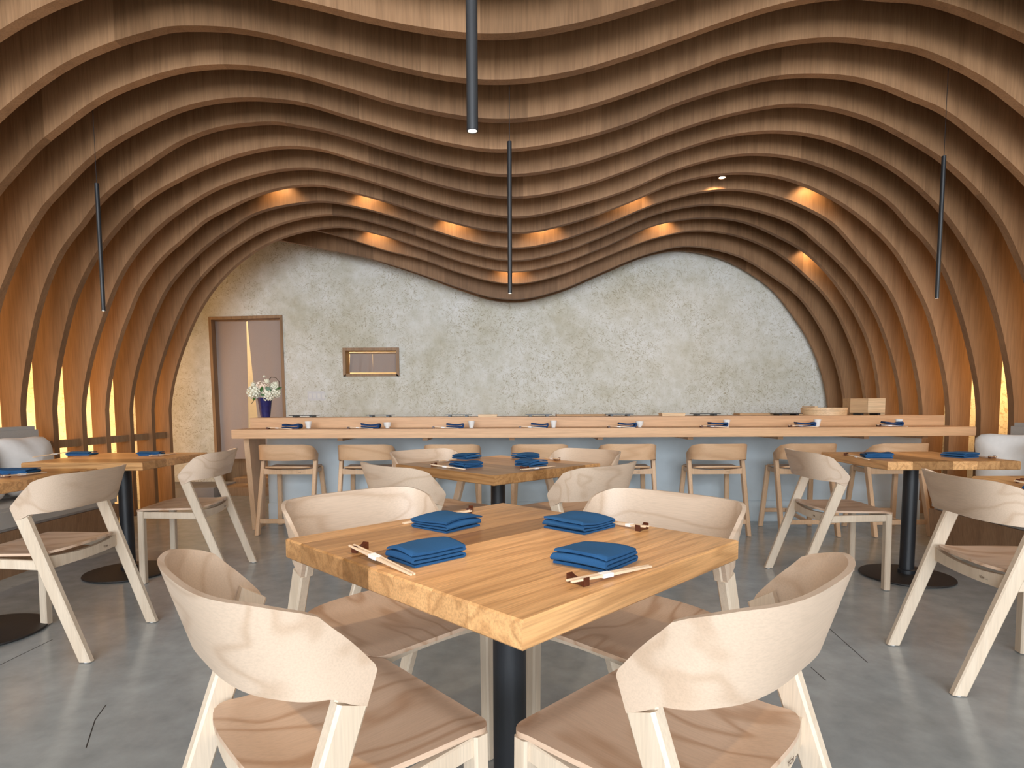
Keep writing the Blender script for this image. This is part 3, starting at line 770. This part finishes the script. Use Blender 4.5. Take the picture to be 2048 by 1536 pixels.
# pendants
def pendant(x, y, z, label, ln=None):
    zt = ZC
    t = thing('pendant_lamp', label, 'pendant lamp', (x, y, z), 0, 'slim black tube pendants'); ln = ln or 0.785
    MB().lathe([(0.0105, 0.002), (0.0105, 0.0), (0.013, 0.0), (0.013, ln), (0.0, ln+0.003)], 24).build('tube', M['black'], t)
    MB().lathe([(0.0, 0.004), (0.0106, 0.004), (0.0106, 0.002), (0.0, 0.002)], 20).build('lens', M['lamp'], t)
    MB().tube([(0, 0, ln), (0, 0, zt-z-0.001)], 0.0018, 6).build('cord', M['black'], t)
    l = bpy.data.lights.new('pendant_bulb', 'SPOT'); l.energy = 14; l.color = (1, 0.72, 0.42); l.spot_size = math.radians(75); l.spot_blend = 0.8; l.shadow_soft_size = 0.012
    o = bpy.data.objects.new('pendant_bulb', l); C.objects.link(o); o.location = (x, y, z-0.004)
    return t
pendant(-0.076, 1.39, 1.683, 'thick-looking black tube pendant hanging nearest, over the front table')
p = at_y(1020, 587, 3.60); pendant(p.x, 3.60, p.z, 'black tube pendant in the middle, over the second table', 0.872)
p = at_y(207, 622, 3.93); pendant(p.x, 3.93, p.z, 'black tube pendant hanging on the left against the ribs', 0.805)
p = at_y(1874, 597, 3.93); pendant(p.x, 3.93, p.z, 'black tube pendant hanging on the right against the ribs', 0.895)

# ------------------------------------------------------------------ napkins, chopsticks, rests
def napkin_mesh(name, wd, ln, layers, th, seed, mat, bow=0.0, sag=0.0):
    r = random.Random(seed)
    h = th; gap = th*0.55
    pts = []      # centre line path in (x,z)
    z = h/2
    for k in range(layers):
        a = -wd/2+r.uniform(-0.004, 0.006); b_ = wd/2-r.uniform(0, 0.006)
        seq = [a+(b_-a)*i/10 for i in range(11)]
        if k % 2: seq.reverse()
        for i, x in enumerate(seq): pts.append((x, z))
        if k < layers-1:
            R = (h+gap)/2; xe = seq[-1]; sg = 1 if k % 2 == 0 else -1
            for q in range(1, 6):
                an = -PI/2+PI*q/6; pts.append((xe+sg*R*math.cos(an)*1.3, z+R+R*math.sin(an)))
        z += h+gap
    n = len(pts); up, dn = [], []
    for i in range(n):
        a = pts[max(0, i-1)]; b_ = pts[min(n-1, i+1)]; dx, dz = b_[0]-a[0], b_[1]-a[1]; l = math.hypot(dx, dz) or 1
        nx, nz = -dz/l, dx/l; up.append((pts[i][0]+nx*h/2, pts[i][1]+nz*h/2)); dn.append((pts[i][0]-nx*h/2, pts[i][1]-nz*h/2))
    sec = up+list(reversed(dn)); rings = []; NY = 14; H = layers*(h+gap)
    s0 = r.random()*10
    for j in range(NY+1):
        y = -ln/2+ln*j/NY; ring = []
        for (x, z) in sec:
            f = z/H
            ww = mnoise.noise(Vector((x*14+s0, y*14, f*2)))
            lay = mnoise.noise(Vector((s0, y*9, f*5)))
            zz = z*(1+0.22*mnoise.noise(Vector((x*12, y*12, s0)))) - sag*f*H*(abs(2*y/ln)**3) + bow*f*(abs(2*x/wd)**2)*H
            ring.append((x+lay*0.014*f+ww*0.003*f, y*(1+0.03*mnoise.noise(Vector((f*7, s0, x*5)))), max(0.0003, zz)))
        rings.append(ring)
    mb = MB().loft(rings, caps=False)
    # end caps: strip between up and dn
    m_ = len(sec); off = len(mb.v)-len(rings)*m_
    for base, flip in ((0, False), ((len(rings)-1)*m_, True)):
        for i in range(n-1):
            f = (base+i, base+i+1, base+m_-2-i, base+m_-1-i)
            mb.f.append(tuple(reversed(f)) if flip else f)
    o = mb.build(name, mat, None, sharp=60)
    return o
def napkin(px, py, z, rz, label, seed, group, wd=0.115, ln=0.10, layers=4, th=0.0056, mat='napkin', sag=0.15, bow=0.0, pos=None):
    p = at_z(px, py, z) if pos is None else Vector(pos)
    o = napkin_mesh('napkin', wd, ln, layers, th, seed, M[mat], bow, sag)
    o.location = (p.x, p.y, z); o.rotation_euler = (0, 0, rz)
    return tag(o, label, 'napkin', group)
def rest_mesh(root):
    rings = []
    for k in range(11):
        x = -0.022+0.044*k/10; c = 1-(abs(x)/0.022)**2
        hh = 0.0165-0.0055*c; ww = 0.0078-0.0025*c
        rings.append([(x, -ww, 0.0+0.0015*c), (x, ww, 0.0+0.0015*c), (x, ww, hh), (x, -ww, hh)])
    return MB().loft(rings)
def rest(x, y, z, rz, label, group):
    o = rest_mesh(None).build('chopstick_rest', M['rest'], None, bevel=0.0008); o.location = (x, y, z); o.rotation_euler = (0, 0, rz)
    return tag(o, label, 'chopstick rest', group)
def sticks(tip, end, z, label, group, restpos=None):
    """pair of chopsticks from the rested end (tip) to the table end"""
    tip, end = Vector(tip), Vector(end); d = end-tip; ln = d.length; rz = math.atan2(d.y, d.x)
    t = thing('chopsticks', label, 'chopsticks', (tip.x, tip.y, z), rz, group)
    zt = 0.0128; ze = 0.0022
    for s_ in (-1, 1):
        a = Vector((0, s_*0.0055, zt+0.002)); b_ = Vector((ln, s_*0.0035, ze))
        mb = MB(); rr = []
        for q, rad in ((0, 0.0017), (0.5, 0.0027), (1, 0.0018)):
            p = a.lerp(b_, q)
            rr.append([p+Vector((0, u, v)) for u, v in ((-rad, -rad), (rad, -rad), (rad, rad), (-rad, rad))])
        mb.loft(rr).build('stick', M['stick'], t)
    m0 = zt+(ze-zt)*0.36; m1 = zt+(ze-zt)*0.48
    MB().loft([[(ln*q, -0.0078, m-0.0036), (ln*q, 0.0078, m-0.0036), (ln*q, 0.0078, m+0.0037), (ln*q, -0.0078, m+0.0037)] for q, m in ((0.36, m0+0.0005), (0.48, m1+0.0005))]).build('paper_band', M['paper'], t)
    return t
def setting(nap, rzn, a, b, rp, rzr, where, seed, grp, naps=True, **kw):
    napkin(nap[0], nap[1], TZ, rzn, 'folded blue napkin '+where, seed, 'napkins on '+grp, **kw)
    if a:
        A = at_z(a[0], a[1], TZ+0.015); B = at_z(b[0], b[1], TZ+0.003)
        sticks((A.x, A.y, 0), (B.x, B.y, 0), TZ, 'pale paper-banded chopsticks '+where.replace('on the ', 'on the ', 1), 'chopsticks on '+grp)
    if rp:
        R = at_z(rp[0], rp[1], TZ)
        if len(rp) > 2:
            R2 = at_z(rp[2], rp[3], TZ); rzr = math.atan2(R2.y-R.y, R2.x-R.x); R = (R+R2)/2
        rest(R.x, R.y, TZ, rzr, 'dark wooden chopstick rest '+where, 'rests on '+grp)
FT = 'the front table'
setting((853, 1116), 0.75, (703, 1090), (826, 1148), (704, 1108, 736, 1096), 0.30, 'on the near left of the front table', 3, FT, wd=0.122, ln=0.100)
setting((893, 1053), 2.45, (942, 1021), (806, 1046), (938, 1027, 942, 1022), 1.2, 'on the far left of the front table', 5, FT, wd=0.128, ln=0.125)
setting((1158, 1055), 0.80, (1294, 1053), (1215, 1044), (1271, 1064, 1296, 1056), 0.75, 'on the far right of the front table', 7, FT, wd=0.128, ln=0.130)
setting((1190, 1124), 0.88, (1138, 1162), (1300, 1131), (1136, 1161, 1176, 1174), 0, 'on the near right of the front table', 9, FT, wd=0.118, ln=0.124)
ST = 'the second table'
setting((932, 934), 0.75, (863, 929), (930, 938), (868, 932), 1.2, 'on the near left of the second table', 13, ST, wd=0.12, ln=0.12)
setting((934, 917), 2.4, (880, 922), (912, 918), None, 0, 'on the far left of the second table', 15, ST, wd=0.12, ln=0.12)
setting((1051, 916), 0.8, (1119, 918), (1085, 915), (1114, 921), 0.7, 'on the far right of the second table', 17, ST, wd=0.12, ln=0.12)
setting((1062, 931), 2.3, (1043, 939), (1109, 932), (1049, 938), 2.6, 'on the near right of the second table', 19, ST, wd=0.12, ln=0.12)
LT = 'the left tables'
setting((165, 910), 0.2, None, None, None, 0, 'on the left side of the table by the glowing ribs', 21, LT, wd=0.13, ln=0.13, layers=3)
A = at_z(138, 905, TZ+0.01); B = at_z(110, 912, TZ)
sticks((A.x, A.y, 0), (B.x-0.05, B.y-0.12, 0), TZ, 'pale chopsticks left of the napkin on the table by the glowing ribs', 'chopsticks on the left tables')
setting((303, 910), 0.3, (300, 911), (350, 907), (310, 913), 0.4, 'on the right side of the table by the glowing ribs', 23, LT, wd=0.13, ln=0.13, layers=3)
setting((38, 946), 0.2, (5, 952), (92, 944), (9, 955), 0.2, 'on the table at the left picture edge', 25, LT, wd=0.13, ln=0.12, layers=3)
napkin(-18, 946, TZ, 0.1, 'folded blue napkin half cut off by the left picture edge', 26, 'napkins on the left tables', wd=0.13, ln=0.12, layers=3)
RTG = 'the right tables'
setting((1752, 915), -0.3, (1697, 909), (1738, 919), (1692, 911), 0.8, 'on the left side of the right table', 31, RTG, wd=0.13, ln=0.13, layers=4)
setting((1919, 914), 0.4, (1993, 914), (1955, 912), (1984, 917), 0.3, 'on the right side of the right table', 33, RTG, wd=0.14, ln=0.13, layers=4)
setting((2110, 985), 0.4, (2030, 961), (2100, 975), (2040, 965), 0.5, 'on the table at the right picture edge', 35, RTG, wd=0.13, ln=0.13, layers=4)

# ------------------------------------------------------------------ bar counter
YF, YU, YK = 4.74, 5.12, 5.62      # counter front, upstand face, ledge back
zc = 0.886; zl = 0.972
xl = at_y(462, 860, YF).x; xr = at_y(1953, 860, YF).x
xul = at_y(500, 846, YU).x; xur = at_y(1889, 846, YU).x
bc = thing('bar_counter', 'long oak sushi counter with a raised back ledge and blue grey base', 'counter', (0, 0, 0))
MB().box(xl, xr, YF, YU, zc-0.072, zc).build('counter_top', M['counter'], bc, bevel=0.004)
MB().box(xul, xur, YU, YU+0.03, zc, zl).build('upstand', M['counter'], bc)
MB().box(xul, xur, YU+0.03, YK, zl-0.03, zl-0.0005).build('ledge', M['counter'], bc)
MB().box(xul+0.02, xur+0.02, 5.42, 5.60, 0.0, zc-0.073).build('base', M['bluebase'], bc)
MB().box(xul+0.02, xur+0.02, 5.395, 5.419, 0.0, 0.19).build('plinth', M['bluebase'], bc, bevel=0.006)
a = at_y(487, 878, 4.95); b = at_y(499, 1056, 5.2)
MB().loft([[(-2.20, 4.95, zc-0.0725), (-2.155, 4.95, zc-0.0725), (-2.155, 5.30, zc-0.0725), (-2.20, 5.30, zc-0.0725)],
           [(-2.225, 5.12, 0), (-2.185, 5.12, 0), (-2.185, 5.30, 0), (-2.225, 5.30, 0)]]).build('end_panel', M['stool_leg'], bc)
for px in (680, 850, 1024, 1201, 1381, 1561, 1733, 1850):
    p = at_y(px, 880, 4.98); MB().box(p.x-0.022, p.x+0.022, 4.98, 5.42, zc-0.072-0.035, zc-0.0725).build('bracket', M['counter'], bc)
nx_ = [583, 741, 908, 1078, 1252, 1434, 1608, 1782]; cx_ = [617, 775, 943, 1107, 1279, 1453, 1634, 1797]; tx_ = [609, 761, 917, 1077, 1238, 1410, 1572, 1733]
ORDS = ['first', 'second', 'third', 'fourth', 'fifth', 'sixth', 'seventh', 'eighth']
def cup_profile(k):
    if k in (1, 4): return [(0, 0.0), (0.016, 0.0), (0.017, 0.006), (0.030, 0.022), (0.033, 0.048), (0.030, 0.048), (0.027, 0.024), (0.0, 0.012)]
    return [(0, 0.0), (0.017, 0.0), (0.019, 0.006), (0.030, 0.058), (0.0275, 0.058), (0.017, 0.010), (0.0, 0.008)]
for k in range(8):
    side = 'on the counter, %s place from the left' % ORDS[k]
    p = at_y(nx_[k], 861, 4.93)
    napkin(0, 0, zc, 0.1*((k % 3)-1), 'rolled shade-darkened blue napkin '+side, 50+k, 'napkins along the counter', wd=0.135, ln=0.07, layers=2, th=0.012, mat='napkin_shaded', bow=0.28, sag=0.0, pos=(p.x, 4.93, zc))
    X0 = p.x-0.17; X1 = X0+0.22
    sticks((X0, 4.845, 0), (X1, 4.80, 0), zc, 'pale chopsticks in front of the %s napkin from the left on the counter' % ORDS[k], 'chopsticks along the counter')
    rest(X0+0.012, 4.843, zc, PI/2, 'dark chopstick rest beside the %s napkin from the left on the counter' % ORDS[k], 'rests along the counter')
    p = at_y(cx_[k], 861, 4.97)
    o = MB().lathe(cup_profile(k), 24).build('sake_cup', M['white'], None); o.location = (p.x, 4.97, zc)
    tag(o, 'small white %s cup at the %s place from the left on the counter' % ('rounded' if k in (1, 4) else 'tapered', ORDS[k]), 'cup', 'white cups along the counter')
    p = at_y(tx_[k], 832, 5.36)
    t = thing('serving_tray', 'black footed tray on the raised ledge, %s from the left' % ORDS[k], 'tray', (p.x, 5.36, zl), 0, 'black footed trays on the ledge')
    MB().box(-0.118, 0.118, -0.075, 0.075, 0.014, 0.020).build('plate', M['tray'], t, bevel=0.002)
    for s_ in (-1, 1): MB().box(s_*0.075-0.012, s_*0.075+0.012, -0.06, 0.06, 0, 0.0138).build('foot', M['tray'], t)
def simple(name, label, cat, px0, px1, y, h, dp, mat, bevel=0.002):
    a = at_y(px0, 832, y); b = at_y(px1, 832, y)
    o = MB().box(-(b.x-a.x)/2, (b.x-a.x)/2, -dp/2, dp/2, 0, h).build(name, M[mat], None, bevel=bevel); o.location = ((a.x+b.x)/2, y, zl)
    return tag(o, label, cat)
def lidbox(label, px0, px1, y, h, dp):
    a = at_y(px0, 832, y); b = at_y(px1, 832, y); hw = (b.x-a.x)/2
    t = thing('wooden_box', label, 'box', ((a.x+b.x)/2, y, zl))
    MB().box(-hw+0.004, hw-0.004, -dp/2+0.004, dp/2-0.004, 0, h*0.62).build('body', M['palewood'], t)
    MB().box(-hw, hw, -dp/2, dp/2, h*0.62+0.0005, h).build('lid', M['palewood'], t, bevel=0.002); return t
lidbox('flat pale wooden box on the ledge between the third and fourth trays', 956, 995, 5.3, 0.020, 0.12)
lidbox('pale lidded wooden box on the ledge between the fifth and sixth trays', 1320, 1367, 5.3, 0.026, 0.13)
simple('cutting_board', 'thin brown board lying on the ledge between the fourth and fifth trays', 'board', 1112, 1209, 5.48, 0.016, 0.16, 'card')
simple('cutting_board', 'thin brown board on the ledge left of the round rice tub', 'board', 1473, 1600, 5.50, 0.018, 0.16, 'card')
# round rice tub
a = at_y(1601, 832, 5.45); b = at_y(1684, 832, 5.45); rr = (b.x-a.x)/2; mid = ((a.x+b.x)/2, 5.46)
t = thing('rice_tub', 'round pale wooden tub with a flat lid at the right end of the ledge', 'tub', (mid[0], mid[1]-0.05, zl))
MB().lathe([(0, 0), (rr*0.985, 0), (rr*0.99, 0.045), (0, 0.045)], 40).build('body', M['palewood'], t)
MB().lathe([(0, 0.046), (rr, 0.046), (rr, 0.068), (0, 0.070)], 40).build('lid', M['palewood'], t)
MB().box(-rr*0.75, -rr*0.6, -rr*0.6, rr*0.6, 0.0705, 0.08).build('lid_batten', M['palewood'], t)
# tall box
a = at_y(1692, 832, 5.53); b = at_y(1761, 832, 5.53)
t = thing('wooden_chest', 'square light wooden box standing at the right end of the ledge', 'box', ((a.x+b.x)/2, 5.53, zl))
hw = (b.x-a.x)/2; MB().box(-hw, 0.0, -0.06, 0.06, 0, 0.15).build('side_panel', M['card'], t); MB().box(0.001, hw, -0.063, 0.06, 0, 0.15).build('front_panel', M['palewood'], t)
# vase and flowers
p = at_y(531, 834, 5.42)
v = thing('flower_vase', 'dark blue tapered vase of white flowers at the left end of the counter ledge', 'vase', (p.x, 5.42, zl))
MB().lathe([(0, 0), (0.040, 0), (0.044, 0.02), (0.063, 0.17), (0.067, 0.178), (0.060, 0.178), (0.055, 0.165), (0.0, 0.16)], 32).build('vessel', M['vase'], v)
def bloom(c, R, mat, seed, n=70):
    r = random.Random(seed); mb = MB()
    for k in range(n):
        zf = 1-2*(k+0.5)/n; an = k*2.399963; q = math.sqrt(max(0, 1-zf*zf))
        d = Vector((q*math.cos(an), q*math.sin(an), zf)); cc = Vector(c)+d*R*r.uniform(0.82, 1.05)
        u = d.cross(Vector((0.2, 0.5, 0.8))).normalized(); w_ = d.cross(u); s_ = R*r.uniform(0.20, 0.32); a0 = r.random()*3
        pts = []
        for j in range(4):
            a_ = a0+j*PI/2; e = u*math.cos(a_)+w_*math.sin(a_)
            pts.append(cc+e*s_+d*s_*0.25)
        mb.add([cc-d*s_*0.3]+pts, [(0, 1, 2), (0, 2, 3), (0, 3, 4), (0, 4, 1)])
    rings = []
    for j in range(1, 8):
        th_ = PI*j/8; rings.append([(c[0]+R*0.75*math.sin(th_)*math.cos(2*PI*i/12), c[1]+R*0.75*math.sin(th_)*math.sin(2*PI*i/12), c[2]+R*0.75*math.cos(th_)) for i in range(12)])
    mb.loft(rings)
    return mb
BLO = [(-0.085, -0.03, 0.225, 0.058, 0), (-0.04, 0.02, 0.275, 0.050, 1), (0.045, -0.04, 0.205, 0.056, 0), (0.10, 0.0, 0.225, 0.045, 0), (0.005, -0.02, 0.265, 0.045, 1),
       (0.075, 0.03, 0.275, 0.040, 0), (-0.10, 0.0, 0.295, 0.026, 0), (0.025, 0.0, 0.325, 0.026, 0), (0.0, 0.0, 0.37, 0.012, 0), (0.095, 0.02, 0.305, 0.024, 0)]
for k, (x, y, z, R, mt) in enumerate(BLO):
    bloom((x, y, z), R, 'petal', k, 70 if R > 0.03 else 26).build('bloom', M['petal2' if mt else 'petal'], v)
def leaf_mesh(c, d, ln, wd, nrm=(0, -1, 0.3)):
    d = Vector(d).normalized(); s_ = d.cross(Vector(nrm)).normalized(); nn = s_.cross(d); c = Vector(c); vs = []; fs = []
    for i in range(7):
        t_ = i/6; w_ = wd*math.sin(PI*min(0.98, t_*0.95+0.03))**0.8
        p = c+d*ln*t_+nn*(-0.2*ln*t_*t_)
        vs += [p-s_*w_, p+nn*0.002, p+s_*w_]
    for i in range(6):
        for j in (0, 1): fs.append((i*3+j, i*3+j+1, i*3+j+4, i*3+j+3))
    return MB().add(vs, fs)
for (c, d, ln, wd) in (((0.0, -0.075, 0.225), (0.1, 0, 1), 0.05, 0.016), ((0.04, -0.075, 0.275), (0.7, 0, -0.7), 0.065, 0.020), ((0.0, -0.09, 0.205), (1, 0, -0.2), 0.04, 0.013),
                       ((-0.12, -0.03, 0.255), (1, 0, 0.1), 0.06, 0.015), ((0.10, -0.03, 0.245), (1, 0, 0.4), 0.07, 0.010), ((-0.06, -0.06, 0.17), (-0.8, 0, -0.3), 0.03, 0.012)):
    leaf_mesh(c, d, ln, wd).build('leaf', M['leaf'], v)
MB().tube([(0.0, 0, 0.26), (0.03, 0, 0.33), (0.065, 0, 0.362), (0.105, 0, 0.358), (0.135, 0, 0.32), (0.135, 0, 0.275), (0.11, 0, 0.24)], 0.003, 6).build('twig', M['twig'], v)
MB().tube([(-0.07, -0.03, 0.19), (-0.085, -0.04, 0.15), (-0.105, -0.04, 0.125)], 0.0025, 6).build('twig', M['twig'], v)

# ------------------------------------------------------------------ banquettes and pillows
def bench(side, xf, xw, y0, y1, label):
    t = thing('banquette', label, 'bench', (0, 0, 0))
    s_ = side
    def bx(nm, xa, xb, ya, yb, za, zb, mat, bev=0.0):
        return MB().box(min(xa, xb), max(xa, xb), ya, yb, za, zb).build(nm, M[mat], t, bevel=bev)
    mb = MB(); a_, b_ = xf+s_*0.10, xf-s_*0.02
    mb.loft([[(xf-s_*-0.03, y0, 0.0), (xf-s_*-0.03, y1, 0.0), (xw, y1, 0.0), (xw, y0, 0.0)], [(xf, y0, 0.295), (xf, y1, 0.295), (xw, y1, 0.295), (xw, y0, 0.295)]])
    mb.build('base', M['benchwood'], t)
    bx('seat_cushion', xf, xw-s_*0.12, y0, y1-0.01, 0.296, 0.44, 'linen', 0.02)
    bx('back_cushion', xw-s_*0.115, xw-s_*0.01, y0, y1-(0.27 if s_ < 0 else 0), 0.30, 0.93, 'linen', 0.025)
    return t
bench(-1, -3.12, -3.62, -0.5, 4.74, 'long grey upholstered banquette with oak base along the left wall')
bench(1, 3.13, 3.80, -0.5, 4.38, 'long grey upholstered banquette with oak base along the right wall')
def pillow(x, y, z, rz, tilt, label, seed, sx=0.24, sz=0.21, dp=0.085):
    mb = MB(); rings = []; n = 36; r0 = seed*3.3
    NR = 15
    for j in range(NR):
        v_ = -1+2*j/(NR-1); ring = []
        prof = (1-abs(v_)**2.6)
        for i in range(n):
            a_ = 2*PI*i/n; c, s_ = math.cos(a_), math.sin(a_)
            rr = (abs(c)**5+abs(s_)**5)**(-1/5.0)
            k = 0.985*(1-abs(v_)**2.6*0.97) if abs(v_) < 1 else 0.02
            k = (1-abs(v_)**1.7)**0.62 if abs(v_) < 1 else 0.0
            u, w_ = c*rr, s_*rr
            pinch = 1-0.09*(1-min(abs(u), abs(w_))**1.5)
            X = u*sx*k*pinch; Z = w_*sz*k*pinch
            th_ = v_*dp*1.25
            wr = 0.010*mnoise.noise(Vector((X*11+r0, Z*11, v_*1.5)))
            ring.append((X, th_+wr, Z))
        rings.append(ring)
    mb.loft(rings)
    o = mb.build('throw_pillow', M['pillow'], None, sharp=180)
    o.location = (x, y, z); o.rotation_euler = (tilt, 0, rz)
    return tag(o, label, 'pillow', 'white throw pillows')
p = at_y(68, 895, 4.55); pillow(-3.37, 4.16, 0.665, PI/2-0.25+0.18, -0.22, 'whole white pillow at the far end of the left bench, right of a cut-off one', 1, 0.235, 0.215)
pillow(-3.36, 3.66, 0.66, PI/2-0.1, -0.25, 'white pillow cut by the left picture edge, nearer on the left bench', 2)
pillow(3.52, 4.12, 0.665, PI/2+0.55, -0.2, 'white pillow at the far end of the right bench, beside the last rib foot', 3)
pillow(3.50, 3.64, 0.665, PI/2+0.25, -0.25, 'white pillow cut by the right picture edge, nearer on the right bench', 4)
